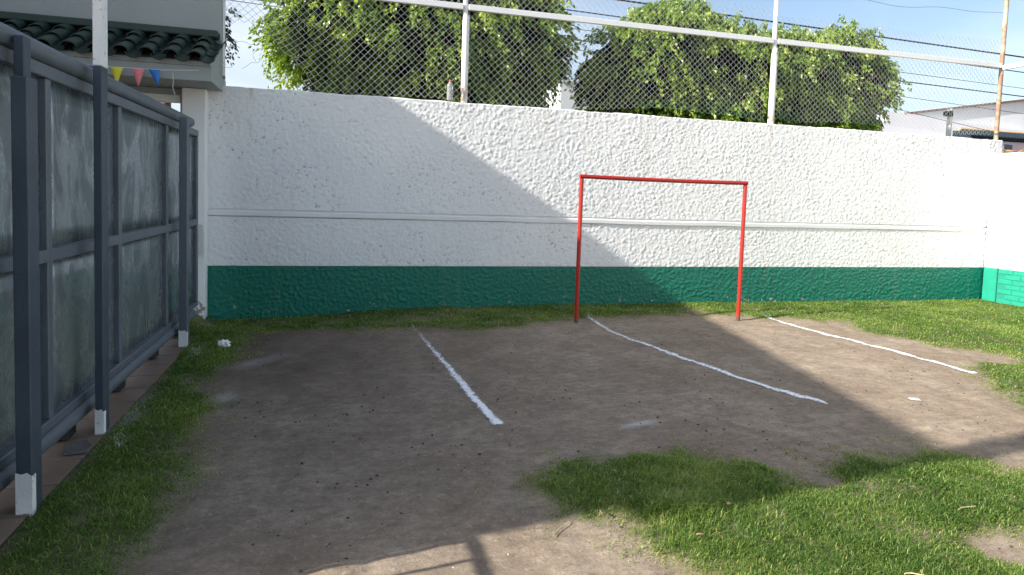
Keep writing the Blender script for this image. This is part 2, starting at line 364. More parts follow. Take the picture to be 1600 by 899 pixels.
def wall_sheet(name, zs, mat, topcap=False, amp=1., low=0):
    X, Zz = np.meshgrid(wx, zs); h, d = relief(X, Zz); g = (fbm(X, Zz, 2.2, 6, 2)-.5)*.02
    fade = 1.
    Yv = WY-d*amp*fade+.012+g
    Zv = Zz.copy()
    if topcap:
        Zv[-1] += (fbm(wx, wx*0, .5, 2, 3)-.5)*.022; Zv[-2] = np.minimum(Zv[-2], Zv[-1]-.006)
        ex = [(WY+.03, .008), (WY+.12, .012), (WY+.2, .0)]
        for yy, dz in ex:
            X = np.vstack([X, wx]); Yv = np.vstack([Yv, np.full(len(wx), yy)]); Zv = np.vstack([Zv, Zv[len(zs)-1]+dz+(vn(wx, wx*0+yy, .06, 4)-.5)*.008]); h = np.vstack([h, np.full(len(wx), .5)])
        X = np.vstack([X, wx]); Yv = np.vstack([Yv, np.full(len(wx), WY+.2)]); Zv = np.vstack([Zv, np.full(len(wx), -.3)]); h = np.vstack([h, np.full(len(wx), .5)])
    ny, nx = X.shape; I = np.arange(nx*ny).reshape(ny, nx); F = np.stack([I[:-1, :-1], I[:-1, 1:], I[1:, 1:], I[1:, :-1]], -1).reshape(-1, 4)
    lw = np.clip(1-(Zv-.0)/.58, 0, 1)+.55*sstep(.035, .0, .585-Zv)
    return link(name, mesh_np(name, np.stack([X, Yv, Zv], -1).reshape(-1, 3), F, True, dict(pit=h, low=lw)), mat, wall)
wall_sheet('upper_face', np.arange(1.283, 2.772, .0115), wall_white, True)
wall_sheet('lower_face', np.arange(.578, 1.196, .0115), wall_white)
wall_sheet('green_band', np.arange(-.30, .5785, .0115), wall_green, amp=1.5)
# recessed joint: sloping upper lip, flat back and a smooth projecting lower bead
jx = np.arange(-1.506, XR+.1, .12); prof = [(WY+.010, 1.290), (WY+.030, 1.272), (WY+.030, 1.262), (WY-.006, 1.254), (WY-.012, 1.246), (WY-.010, 1.200), (WY-.004, 1.190), (WY+.016, 1.184)]
V = []; 
for i, x in enumerate(jx):
    w = (float(vn(x, 0, .7, 3))-.5)*.012
    V += [(x, y, zz+w) for y, zz in prof]
k = len(prof); F = [(i*k+j, i*k+j+1, (i+1)*k+j+1, (i+1)*k+j) for i in range(len(jx)-1) for j in range(k-1)]
link('joint_moulding', mesh_np('joint_moulding', V, F, False, dict(pit=np.full(len(V), .5))), wall_white, wall)

# ------------------------------------------------------------------ right wall: painted brick
rw = thing('brick_wall', 'white painted brick wall with a green foot meeting the stucco wall at the right', 'wall')
bmu = MB().box(XR+.008, XR+.14, -7, WY-.24, .586, 2.48); bmu.build('mortar_core', mortar_white, rw)
MB().box(XR+.008, XR+.14, -7, WY-.24, -.2, .584).build('green_mortar_core', mortar_green, rw)
MB().box(XR-.03, XR+.14, WY-.24, WY-.012, .586, 2.49).build('corner_pier', white_paint, rw, bevel=.012)
MB().box(XR-.03, XR+.14, WY-.24, WY-.012, -.2, .5845).build('green_pier_foot', green_brick, rw, bevel=.012)
MB().box(XR-.012, XR+.16, -7, WY-.02, 2.492, 2.53).build('cap', white_paint, rw, bevel=.01)
MB().box(XR-.018, XR+.0, 7.62, 7.9, 2.26, 2.44).build('plaster_patch', white_paint, rw, bevel=.005)
BL, BH, J = .228, .072, .012
bme = {}
for kk, mt in (('w', white_brick), ('g', green_brick)):
    b = MB().box(-.0, .02, -BL/2, BL/2, -BH/2, BH/2).build('brick', mt, rw, bevel=.004); bme[kk] = b.data; bpy.data.objects.remove(b)
st = {'w': [], 'g': []}; nb = int(2.48/(BH+J))
for r in range(-1, nb+1):
    zc = .040+r*(BH+J); kk = 'g' if zc < .58 else 'w'
    if zc+BH/2 > 2.485: continue
    y = WY-.25-BL/2-(BL/2+J if r % 2 else 0)
    while y > -6.9:
        off = random.uniform(-.003, .002)
        if y > 6.75:
            o = link('brick', bme[kk], None, rw); o.location = (XR+off, y, zc+random.uniform(-.002, .002)); o.rotation_euler.z = random.uniform(-.01, .01)
        else: st[kk].append((XR+off, y, zc))
        y -= BL+J
for kk, mt in (('w', white_brick), ('g', green_brick)):
    b = MB()
    for x, y, zc in st[kk]: b.box(x, x+.02, y-BL/2, y+BL/2, zc-BH/2, zc+BH/2)
    tag(b.build('bricks', mt, rw), kind='stuff')

# ------------------------------------------------------------------ chain-link fence on the wall
fence = thing('chain_link_fence', 'tall chain link fence with white rails and pipe posts on top of the wall', 'fence')
FY = 8.40
def topz(x): return 2.775
for nm, x, r, zt, mt in (('white', -1.365, .036, 5.2, pipe_white), ('white', 1.64, .034, 5.2, pipe_white), ('white', 6.46, .034, 5.2, pipe_white), ('rusty', 11.02, .034, 5.5, pipe_rust)):
    o = MB().tube([(x, FY, 2.72), (x, FY, 3.6), (x, FY, zt)], r, 12).build('post', mt, fence, True)
    if x > 1 and x < 7: MB().tube([(x+.012, FY-.006, 2.74), (x+.012, FY-.006, 3.93)], r+.012, 12).build('sleeve', mt, fence, True)
    if nm == 'rusty': o['label'] = 'rust brown post at the right corner'
    MB().tube([(x, FY, 2.86), (x, FY, 2.90)], r+.004, 12).build('tie_wire', dark_wire, fence)
xs = [-1.33, 1.606, 6.426, 10.986]
for a, b in ((-1.33, 1.604), (1.676, 6.424), (6.496, 10.984)):
    n = max(2, int((b-a)/1.5)); e = np.linspace(a, b, n+1)
    for i in range(n):
        MB().box(e[i]+.0015, e[i+1]-.0015, FY-.045, FY+.0, 4.0, 4.075).build('rail', rail_m, fence, bevel=.004)
MB().box(XR+.14, XR+.2, 2.0, FY-.04, 3.97, 4.045).build('rail', rail_m, fence, bevel=.004)
PW, PZ = .047, .046
def chain(a, b, zb, zt, seed, tear=False):
    n = int((b-a)/PW); rows = int((zt-zb)/PZ); ii, jj = np.meshgrid(np.arange(n), np.arange(rows+1), indexing='ij')
    x = a+PW*(ii+((ii+jj) % 2))+(b-a-PW*(n+.0))*.5*0; zz = zb+PZ*jj
    dx = (fbm(x, zz, .9, seed, 2)-.5)*.10; dz = (fbm(x, zz, 1.1, seed+1, 2)-.5)*.09
    fall = sstep(zt, zt-.3, zz)*0+1
    x2 = x+dx; z2 = zz+dz*fall
    if not tear:
        lift = (.0+.14*fbm(x, x*0, 1.3, seed+2, 2))*sstep(3.2, 4.4, x)
        hgt = zz-zb; z2 = z2+lift*np.exp(-hgt/.35)+.0
    else:
        k = .75*sstep(.1, -1.1, x)*sstep(3.7, 2.9, zz)
        x2 = x2+k*.16*(fbm(x, zz, .22, seed+3, 2)-.5)*2; z2 = z2+k*(.10+.20*(fbm(x, zz, .25, seed+4, 2)-.5)*2)
    y2 = FY+.03+(fbm(x, zz, 1.0, seed+5, 2)-.5)*.07+.006*((ii+jj) % 2*2-1)
    z2 = np.maximum(z2, 2.785)
    P = np.stack([x2, y2, z2], -1); keep = np.ones((n, rows), bool)
    if tear:
        xm = x[:, :-1]; zm = zz[:, :-1]; keep &= ~((xm < -.55+.3*vn(xm, zm, .3, 2)) & (zm < 2.86+.55*sstep(-.3, -1.3, xm)+.25*vn(xm, zm, .2, 3)))
        keep &= ~((xm < -1.05+.12*vn(xm, zm, .2, 4)) & (vn(xm, zm, .12, 5) > .6) & (zm < 3.7))
    A = P[:, :-1][keep]; B = P[:, 1:][keep]; d = B-A; d /= np.linalg.norm(d, axis=1, keepdims=True)
    u = np.cross(d, [0, 1., 0]); u /= np.linalg.norm(u, axis=1, keepdims=True); v = np.cross(d, u); rad = .0026
    V = []
    for E0 in (A, B):
        for t in range(3):
            an = 2*math.pi*t/3+.5; V.append(E0+rad*(u*math.cos(an)+v*math.sin(an)))
    V = np.stack(V, 1); m_ = len(A); base = np.arange(m_)[:, None]*6
    F = np.concatenate([base+np.array([t, (t+1) % 3, 3+(t+1) % 3, 3+t]) for t in range(3)])
    return V.reshape(-1, 3), F
Vs = []; Fs = []; off = 0
for args in ((-1.33, 1.60, 2.80, 4.62, 1, True), (1.68, 6.42, 2.80, 4.56, 2), (6.50, 10.98, 2.80, 4.50, 3)):
    v, f = chain(*args); Vs.append(v); Fs.append(f+off); off += len(v)
tag(link('chain_link_mesh', mesh_np('chain_link_mesh', np.concatenate(Vs), np.concatenate(Fs)), wire_m, fence), kind='stuff')
for zz, sag in ((4.92, .05), (5.18, .03)):
    P = [];
    for x in np.linspace(5.0, 11.02, 30): P.append((x, FY, zz-.05+sag*math.sin(x*1.3)+.02*math.sin(x*4.1)))
    MB().tube(P, .003, 5).build('top_wire', dark_wire, fence)
# curled broken ends hanging at the torn left bay
for k in range(7):
    x0 = -1.3+random.random()*.5; z0 = 2.95+random.random()*.6; P = [(x0, FY+.02, z0)]; a = random.uniform(0, 6)
    for i in range(9): a += random.uniform(-.7, .9); P.append((P[-1][0]+.03*math.cos(a), FY+.02+.01*math.sin(i), max(2.80, P[-1][2]+.03*math.sin(a))))
    MB().tube(P, .002, 5).build('broken_wire', dark_wire, fence)

# ------------------------------------------------------------------ red goal frame
goal = thing('goal_frame', 'red steel pipe goal frame standing on the dirt in front of the stucco wall', 'goal')
GY, GX0, GX1, GH = 7.19, 2.905, 5.21, 1.815
MB().tube([(GX0, GY, -.05), (GX0, GY, GH-.026)], .026, 14).build('post', red_m, goal, True)
MB().tube([(GX1, GY, -.05), (GX1, GY, GH-.026)], .026, 14).build('post', red_m, goal, True)
MB().tube([(GX0-.026, GY, GH), (GX0+.8, GY+.004, GH-.007), (GX0+1.5, GY+.003, GH-.008), (GX1+.026, GY, GH)], .0262, 14).build('crossbar', red_m, goal, True)

# ------------------------------------------------------------------ sliding gate (plane X = -1.5)
gate = thing('sliding_gate', 'long blue grey steel sliding gate with stained galvanised panels along the left side', 'gate')
GX = -1.5; G0, G1 = 2.38, 7.64
vert = [(2.38, 2.44), (3.84, 3.90), (4.99, 5.05), (6.29, 6.35), (7.57, 7.64)]
MB().tube([(GX, G0, 2.215), (GX, 7.30, 2.215)], .052, 16).build('top_pipe', frame_m, gate, True)
MB().tube([(GX, G0, .152), (GX, 7.42, .152)], .05, 16).build('bottom_pipe', frame_m, gate, True)
MB().box(GX-.03, GX+.025, G0, 7.64, 2.09, 2.16).build('top_rail', frame_m, gate, bevel=.005)
MB().box(GX-.03, GX+.025, G0, 7.64, .205, .258).build('bottom_rail', frame_m, gate, bevel=.005)
for a, b in vert:
    MB().box(GX-.028, GX+.022, a, b, .260, 2.088).build('upright', frame_m, gate, bevel=.005)
for (a, b), (c, d) in zip(vert, vert[1:]):
    MB().box(GX-.026, GX+.024, b+.001, c-.001, 1.115, 1.185).build('middle_rail', frame_m, gate, bevel=.005)
    for z0, z1 in ((.260, 1.113), (1.187, 2.088)):
        n = 9; V = []; F = []
        for i in range(n):
            for j in range(n):
                yy = b+.001+(c-b-.002)*i/(n-1); zz = z0+(z1-z0)*j/(n-1); e = math.sin(math.pi*i/(n-1))*math.sin(math.pi*j/(n-1))
                V.append((GX-.012+.010*e*(float(fbm(yy, zz, .5, 4, 2))-.5)*2, yy, zz))
        F = [(i*n+j, (i+1)*n+j, (i+1)*n+j+1, i*n+j+1) for i in range(n-1) for j in range(n-1)]
        o = link('panel', mesh_np('panel', V, F, True), sheet_m, gate); o.modifiers.new('thick', 'SOLIDIFY').thickness = .003
for yy in (3.22, 4.2, 5.13, 6.05, 6.95):
    MB().box(GX-.09, GX+.0, yy-.065, yy+.065, .026, .100).build('roller_housing', black_m, gate, bevel=.008)

def square_post(x, y, wx_, wy_, ztop, base, mat_top, label, white_above=None, stub=None):
    t = thing('gate_post', label, 'post', 'posts in front of the sliding gate')
    h = wx_/2; k = wy_/2
    MB().prism([(x-h-.0015, -.12), (x+h+.0015, -.12), (x+h+.0015, base-.016), (x+h*.4, base+.004), (x-h*.3, base-.003), (x-h-.0015, base+.006)], y-k-.002, y-k*.30).build('painted_foot', post_white, t)
    MB().box(x-h, x+h, y-k, y+k, -.12, white_above or ztop).build('shaft', mat_top, t, bevel=.004)
    if white_above: MB().box(x-h-.001, x+h+.001, y-k-.001, y+k+.001, white_above, ztop).build('white_shaft', post_white, t, bevel=.004)
    if stub: MB().box(*stub).build('guide_bracket', mat_top, t, bevel=.004)
    return t
square_post(-1.362, 3.315, .064, .105, 2.01, .205, post_m, 'thick dark grey gate post nearest the viewer, with a white foot', stub=(-1.44, -1.396, 3.40, 3.47, 1.90, 2.215))
square_post(-1.372, 4.30, .046, .105, 2.80, .165, post_m, 'slender tall gate post, white above the gate top, with a white foot', white_above=2.24)
square_post(-1.382, 6.515, .070, .10, 2.19, .17, frame_m, 'short grey gate post at the far end beside the white pillar')

# low railing beyond the near end of the gate: two bars of it shade the dirt
rl = thing('low_railing', 'low grey bar railing at the near end of the sliding gate, left of the view', 'railing')
MB().tube([(GX, .4, 1.12), (GX, 2.345, 1.12)], .019, 10).build('handrail', frame_m, rl, True)
for i in range(13):
    y = 2.33-.145*i; MB().tube([(GX, y, 0), (GX, y, 1.095)], .011, 8).build('bar', frame_m, rl, True)

# ------------------------------------------------------------------ paving under the gate
pv = tag(MB().box(-2.75, -1.34, 1.2, 6.98, -.1, .006).build('tiled_walkway', grout_m), kind='structure')
tme = None
for i in range(4):
    for j in range(17):
        x = -1.50-i*.325; y = 1.45+j*.325
        if tme is None:
            b = MB().box(-.157, .157, -.157, .157, -.012, .0).build('paving_tile', pave_m, pv, bevel=.003); tme = b.data; bpy.data.objects.remove(b)
        o = link('paving_tile', tme, None, pv); o.location = (x, y, .016+random.uniform(-.002, .002)); o.rotation_euler = (random.uniform(-.006, .006), random.uniform(-.006, .006), 0)
def slab(x, y, w, d, rz, label):
    P = [(-w, -d*.8), (w*.7, -d), (w, -d*.2), (w*.6, d), (-w*.8, d*.7)]
    o = MB().prism(P, 0, .014, 'z').build('stone_slab', slab_m, bevel=.006); o.location = (x, y, .0175); o.rotation_euler.z = rz
    tag(o, label, 'stone')
slab(-1.41, 4.03, .07, .11, .3, 'flat grey stone in the grass beside the slender tall gate post')

# ------------------------------------------------------------------ entrance portal with green tiled eave
pt = thing('entrance_portal', 'pale rendered entrance portal with a green tiled eave and high blank wall above the gate', 'building')
XE = -1.335
MB().box(-1.76, -1.502, 8.16, 8.50, -.3, 2.695).build('pillar', pillar_paint, pt, bevel=.008)
MB().box(-3.3, -3.04, 8.16, 8.50, -.3, 2.695).build('pillar', pillar_paint, pt, bevel=.008)
MB().box(-5.998, XE, 7.60, 8.5, 2.697, 2.86).build('beam', portal_paint, pt, bevel=.006)
MB().box(-5.998, XE-.015, 8.26, 8.55, 2.862, 6.0).build('upper_wall', portal_paint, pt, bevel=.006)
MB().box(-3.038, -1.80, 8.28, 8.36, 2.53, 2.62).build('lintel', pillar_paint, pt, bevel=.006)
MB().box(-3.038, -1.80, 8.30, 8.38, 2.622, 2.694).build('lintel_board', portal_paint, pt, bevel=.004)
MB().box(-1.798, -1.762, 8.26, 8.36, 0, 2.694).build('jamb', portal_paint, pt, bevel=.004)
MB().box(-5.998, -3.302, 8.26, 8.48, -.2, 2.694).build('side_wall', portal_paint, pt)
# eave: sloping bed, then every tile on it
ye, ze, yt, zt = 7.49, 2.875, 8.25, 3.235
MB().prism([(7.602, 2.862), (7.602, 2.912), (8.256, 3.212), (8.256, 2.862)], -5.998, XE-.02, 'x').build('eave_bed', portal_paint, pt)
MB().box(-5.998, XE-.03, 8.10, 8.258, 3.29, 3.375).build('wall_flashing', tile_dark, pt, bevel=.012)
def barrel(r0_, r1_, L, conv):
    n = 9; V = []; th = .014
    for s, r in ((0, r0_), (L, r1_)):
        for rad in (r, r-th):
            for i in range(n):
                a = math.pi*i/(n-1); zz = rad*math.sin(a)*.8; V.append((rad*math.cos(a), s, zz if conv else -zz))
    F = []
    for i in range(n-1):
        F += [(i, i+1, 2*n+i+1, 2*n+i), (n+i, 3*n+i, 3*n+i+1, n+i+1), (i, n+i, n+i+1, i+1), (2*n+i, 2*n+i+1, 3*n+i+1, 3*n+i)]
    F += [(0, 2*n, 3*n, n), (n-1, 2*n-1, 4*n-1, 3*n-1)]
    b = MB().add(V, F).build('roof_tile', tile_m, pt, True); me = b.data; bpy.data.objects.remove(b); return me
cov = barrel(.085, .068, .33, True); pan = barrel(.078, .072, .33, False)
ang = math.atan2(zt-ze, yt-ye); pit_ = .238; ncol = 20
for c_ in range(ncol):
    xc = XE-.155-c_*pit_
    for r_ in range(3):
        for me_, dx, dz in ((cov, 0, .058), (pan, pit_/2, .060)):
            if me_ is pan and c_ == 0 and False: continue
            s = .262*r_; o = link('roof_tile', me_, None, pt)
            o.location = (xc+dx+random.uniform(-.006, .006), ye+s*math.cos(ang), ze+s*math.sin(ang)+dz+.012*0+r_*.010+random.uniform(-.003, .003))
            o.rotation_euler = (ang-.035+random.uniform(-.02, .02), 0, random.uniform(-.03, .03))
# small box on the pillar
bx = thing('junction_box', 'small grey electrical box fixed to the white pillar beside the gate end', 'electrical box')
MB().box(-1.60, -1.535, 8.105, 8.158, .74, 1.09).build('housing', simple('box_grey', (.42, .44, .45), .5, .08), bx, bevel=.008)
MB().box(-1.603, -1.532, 8.098, 8.104, .735, 1.095).build('cover', simple('box_cover', (.5, .52, .53), .5, .08), bx, bevel=.002)

# bunting below the eave
bt = thing('bunting', 'string of small coloured pennants hung across the beam under the green tiles', 'bunting')
BY = 7.52; k_ = BY/8.3
def bp(x, z): return (x*k_, BY, 1.55+(z-1.55)*k_)
P = [bp(-3.6, 2.90), bp(-2.75, 2.893), bp(-2.3, 2.897), bp(-2.0, 2.902), bp(-1.60, 2.93)]
MB().tube(P, .003, 5).build('string', white_paint, bt)
for nm, c, a, b, tip in (('yellow', (.62, .56, .03), (-2.55, 2.895), (-2.41, 2.897), (-2.475, 2.71)), ('pink', (.68, .20, .22), (-2.32, 2.895), (-2.19, 2.897), (-2.255, 2.67)),
                        ('blue', (.012, .16, .50), (-2.15, 2.90), (-2.02, 2.90), (-2.04, 2.70)), ('purple', (.15, .06, .34), (-2.80, 2.893), (-2.67, 2.893), (-2.73, 2.70)), ('orange', (.6, .2, .03), (-3.05, 2.893), (-2.92, 2.893), (-2.98, 2.70))):
    A, B, T = bp(*a), bp(*b), bp(*tip); V = []; n = 6
    for i in range(n+1):
        t = i/n
        for s in (0, .5, 1):
            x = (A[0]+(B[0]-A[0])*s)*(1-t)+T[0]*t; zz = (A[2]+(B[2]-A[2])*s)*(1-t)+T[2]*t; V.append((x, BY-.004+.012*math.sin(t*4+s*3+a[0]*9)*t, zz))
    F = [(i*3+j, i*3+j+1, i*3+j+4, i*3+j+3) for i in range(n) for j in range(2)]
    o = link('pennant', mesh_np('pennant', V, F, True), simple(nm+'_plastic', c, .45, .06, 20), bt); o['label'] = nm+' triangular pennant'
    o.modifiers.new('thick', 'SOLIDIFY').thickness = .0012
MB().tube([(-1.72, 7.56, 2.76), (-1.715, 7.565, 2.68), (-1.722, 7.57, 2.60), (-1.70, 7.575, 2.53)], .0025, 5).build('loose_string', white_paint, bt)

# ------------------------------------------------------------------ house across the lane on the left: its roof line throws the big shadow
hs = thing('shading_house', 'cream two storey house left of the view whose sloping roof edge shades the yard', 'house')
pr = [(1.62, -.1), (1.62, 5.21), (5.51, 5.70), (6.60, 5.88), (6.88, 6.12), (7.22, 6.27), (8.6, 7.0), (9.6, 7.0), (9.6, -.1)]
MB().prism(pr, -6.0, -9.5, 'x').build('walls', caster_m, hs)
MB().box(-6.34, -6.002, 1.39, 1.618, 4.1, 5.19).build('corner_corbel', caster_m, hs)
MB().box(-6.34, -6.002, 1.33, 1.50, 5.192, 8.4).build('chimney', caster_m, hs)
for y in (2.6, 4.8):
    for z0 in (.9, 3.2):
        MB().box(-5.998, -5.96, y, y+1.2, z0, z0+1.2).build('window_frame', white_paint, hs)
        MB().box(-5.959, -5.95, y+.08, y+1.12, z0+.08, z0+1.12).build('window_pane', dark_glass, hs)

# ------------------------------------------------------------------ chalk lines and litter
def chalk_line(label, pts, w, a0=.95, a1=.95, seed=0):
    P = np.array(pts); seg = np.hypot(*np.diff(P, axis=0).T); s = np.concatenate(([0], np.cumsum(seg))); L = s[-1]; n = int(L/.012); t = np.linspace(0, L, n)
    x = np.interp(t, s, P[:, 0]); y = np.interp(t, s, P[:, 1]); ker = np.ones(25)/25
    xp = np.convolve(np.pad(x, 12, 'edge'), ker, 'valid'); yp = np.convolve(np.pad(y, 12, 'edge'), ker, 'valid'); xp += (fbm(t, t*0, .35, seed, 3)-.5)*.018
    tx = np.gradient(xp); ty = np.gradient(yp); ln = np.hypot(tx, ty); nxv, nyv = -ty/ln, tx/ln; m_ = 15; u = np.linspace(-1, 1, m_)
    wv = w*(.75+.5*fbm(t, t*0+3, .12, seed+1, 3))
    Xc = xp[:, None]+nxv[:, None]*wv[:, None]*u*2.0; Yc = yp[:, None]+nyv[:, None]*wv[:, None]*u*2.0
    dens = (sstep(1.0, .05, np.abs(u))[None, :]*np.interp(t/L, [0, .04, .15, .9, .98, 1], [0, a0*.7, a0, a1, a1, .2])[:, None])
    Zc = gheight(Xc, Yc)+.006+.003*dens*vn(Xc, Yc, .02, 4)
    I = np.arange(n*m_).reshape(n, m_); F = np.stack([I[:-1, :-1], I[1:, :-1], I[1:, 1:], I[:-1, 1:]], -1).reshape(-1, 4)
    o = link('chalk_line', mesh_np('chalk_line', np.stack([Xc, Yc, Zc], -1).reshape(-1, 3), F, True, dict(dens=dens)), chalk_m)
    tag(o, label, 'chalk line', 'chalk lines on the dirt')
chalk_line('wide ragged white chalk line left of the red goal, lying wholly in shade', [(.86,7.55),(.89,7.3),(.92,6.83),(.965,6.1),(1.0,5.45),(1.035,4.55),(1.10,3.95)], .036, .42, .98, 1)
chalk_line('long curved white chalk line starting just inside the left goal post', [(3.29,7.75),(3.19,7.45),(3.15,7.15),(3.15,6.7),(3.18,6.25),(3.27,5.8),(3.37,5.34),(3.45,4.95),(3.52,4.58),(3.64,4.28),(3.79,3.97)], .039, .62, .9, 3)
chalk_line('straight bright sunlit chalk line starting right of the right goal post', [(5.73,7.42),(5.73,7.2),(5.755,6.8),(5.80,6.0),(5.83,5.5),(5.85,5.12),(5.90,4.45)], .038, .8, .92, 5)
chalk_line('short white chalk dab on the sunlit dirt to the right', [(4.50,4.02),(4.56,3.99),(4.66,3.95)], .032, 1.0, .9, 6)

def blob(name, c, r, mat, seed, jag=.45, sub=2, flat=1.):
    import bmesh
    bm = bmesh.new(); bmesh.ops.create_icosphere(bm, subdivisions=sub, radius=1); rs = random.Random(seed)
    for v in bm.verts: v.co = v.co*(1-jag/2+jag*rs.random()); v.co.x *= r[0]; v.co.y *= r[1]; v.co.z *= r[2]
    me = bpy.data.meshes.new(name); bm.to_mesh(me); bm.free(); o = link(name, me, mat); o.location = c; return o
t = blob('crumpled_tissue', (-1.01, 6.41, .045), (.052, .034, .036), paper_m, 3, .9, 3)
tag(t, 'crumpled white tissue lying on the dark dirt near the far gate post', 'tissue')
# plastic bottle on the wall
bo = thing('plastic_bottle', 'clear plastic bottle with a red cap standing on the wall beside a fence post', 'bottle')
q = M('clear_plastic'); q.col((.80, .84, .85)).set(.12); q.p.inputs['Transmission Weight'].default_value = .75; q.p.inputs['IOR'].default_value = 1.2; clear_m = q.m
MB().lathe((1.45, FY-.06, 2.79), [(.020, 0), (.040, .004), (.042, .02), (.039, .05), (.042, .07), (.042, .12), (.039, .13), (.042, .14), (.042, .185), (.034, .215), (.018, .238), (.014, .245)], 18).build('bottle_body', clear_m, bo, True)
MB().lathe((1.45, FY-.06, 2.79), [(.017, .247), (.017, .268), (.015, .270)], 14).build('cap', simple('red_cap', (.6, .10, .06), .4, .05), bo, True)

# small things on the ground
def in_dirt(x, y): return float(turf_sd(np.array([x]), np.array([y]))[0]) < -.06
for nm, mat, cnt, lo, hi, lab in (('soil_clods', clod_m, 900, .002, .011, 'dark clods'), ('pebbles', peb_m, 300, .0018, .006, 'pebbles')):
    b = MB(); c = 0
    while c < cnt:
        x = random.uniform(-.7, 6.2); y = random.uniform(1.7, 7.2) if random.random() < .45 else random.uniform(1.7, 4.8)
        if nm == 'soil_clods' and float(vn(x, y, .6, 5)) < .42: continue
        if not in_dirt(x, y): continue
        z = float(gheight(np.array([x]), np.array([y]))[0]); r = lo+(hi-lo)*random.random()**2.4; c += 1; f = []
        a = random.uniform(0, 6); V = [(x, y, z+r*.9)]+[(x+r*random.uniform(.7, 1.3)*math.cos(a+i*1.257), y+r*random.uniform(.7, 1.3)*math.sin(a+i*1.257), z+r*random.uniform(.1, .4)) for i in range(5)]+[(x, y, z-r*.4)]
        b.add(V, [(0, 1+i, 1+(i+1) % 5) for i in range(5)]+[(6, 1+(i+1) % 5, 1+i) for i in range(5)])
    tag(b.build(nm, mat), kind='stuff')
def leaf_thing(x, y, s, rz, label, mat=deadleaf_m):
    n = 7; V = []
    for i in range(n):
        t = i/(n-1); w = s*.30*math.sin(math.pi*min(1, t*1.02+.0))**.8 if 0 < i < n-1 else .001
        for j in (-1, 0, 1): V.append((s*(t-.5), w*j, .015*s/.08*(abs(j)*.8+math.sin(t*3)*.6)))
    F = [(i*3+j, (i+1)*3+j, (i+1)*3+j+1, i*3+j+1) for i in range(n-1) for j in range(2)]
    o = link('dry_leaf', mesh_np('dry_leaf', V, F, True), mat); z = float(gheight(np.array([x]), np.array([y]))[0]); o.location = (x, y, z+.032 if not in_dirt(x, y) else z+.006); o.rotation_euler = (.25, .15, rz)
    o.modifiers.new('thick', 'SOLIDIFY').thickness = .001
    tag(o, label, 'leaf', 'dry leaves lying on the grass')
leaf_thing(1.92, 2.64, .032, .3, 'pale dry leaf in the middle of the sunlit front grass')
leaf_thing(1.27, 2.72, .045, 1.2, 'brown dry leaf near the left tip of the front grass patch')
leaf_thing(1.50, 3.08, .04, 2.0, 'brown dry leaf in the shaded part of the front grass patch')
leaf_thing(1.62, 2.42, .035, 2.6, 'reddish dry leaf low in the front grass near the dirt edge')
def stick(x0, y0, x1, y1, label, r=.004, mat=straw_m, h=.01):
    z0 = float(gheight(np.array([x0]), np.array([y0]))[0]); z1 = float(gheight(np.array([x1]), np.array([y1]))[0])
    P = [(x0+(x1-x0)*t, y0+(y1-y0)*t+.008*math.sin(t*5), z0+(z1-z0)*t+h) for t in np.linspace(0, 1, 6)]
    tag(MB().tube(P, r, 6).build('dry_stalk', mat, None, True), label, 'stalk', 'dry stalks on the ground')
stick(.98, 2.60, 1.10, 2.72, 'thin dry stalk on the dirt at the tip of the front grass', .002)
stick(3.04, 2.36, 3.17, 2.38, 'pale dry stalk lying on the grass at the right edge', .0022, h=.036)
stick(2.28, 1.97, 2.36, 1.93, 'pale dry stalk in the grass at the bottom of the view', .0026, h=.036)

# ------------------------------------------------------------------ grass
def grass(name, x0, x1, y0, y1, dens_fn, N, seed, hmin, hmax, tuft=None):
    rg = np.random.default_rng(seed); x = rg.uniform(x0, x1, N); y = rg.uniform(y0, y1, N); s = turf_sd(x, y)
    p = sstep(-.12, .15, s)*dens_fn(x, y)*(.45+.75*sstep(.3, .6, fbm(x, y, .16, 4, 3))); k = rg.random(N) < p
    # stragglers creeping out over the dirt
    k |= (s > -.24) & (s < 0) & (rg.random(N) < .12*sstep(.45, .7, vn(x, y, .12, 6)))
    x, y, s = x[k], y[k], s[k]; n = len(x); z = gheight(x, y, s)-.004
    clump = fbm(x, y, .22, 2, 3); h = (hmin+(hmax-hmin)*rg.random(n)**1.5)*(.55+.9*clump)*(.42+.58*sstep(-.06, .22, s))
    tint = .30+.35*(fbm(x, y, .5, 5, 3)-.5)*2+.20*rg.standard_normal(n)+.25*sstep(.08, -.05, s)
    if tuft is not None:
        for tx, ty, tr, th, tt in tuft:
            w = np.exp(-((x-tx)**2+(y-ty)**2)/tr**2); h *= 1+th*w; tint += tt*w
    dry = rg.random(n) < .05; tint = np.where(dry, .9, tint); wd = .0011+.0012*rg.random(n)
    dist = np.hypot(x, y); wd *= np.clip(dist/3.6, .9, 2.3)
    az = rg.uniform(0, 2*math.pi, n)+1.6*(vn(x, y, .1, 3)-.5)*2; lean = h*(.30+1.0*rg.random(n)); dx, dy = np.cos(az), np.sin(az); px, py = -dy*wd, dx*wd
    b = np.stack([x, y, z], -1); mid = np.stack([x+dx*lean*.38, y+dy*lean*.38, z+h*.62], -1); tip = np.stack([x+dx*lean, y+dy*lean, z+h*(.95-.35*rg.random(n))], -1)
    pv_ = np.stack([px, py, px*0], -1); V = np.stack([b-pv_, b+pv_, mid+pv_*.85, mid-pv_*.85, tip], 1)
    base = np.arange(n)[:, None]*5; F4 = base+np.array([0, 1, 2, 3]); F3 = base+np.array([3, 2, 4])
    tn = np.stack([tint-.16, tint-.16, tint, tint, tint+.14], 1)
    o = link(name, mesh_np(name, V.reshape(-1, 3), [F4, F3], False, dict(tint=np.clip(tn, 0, 1).ravel())), grass_m); tag(o, kind='stuff'); return n
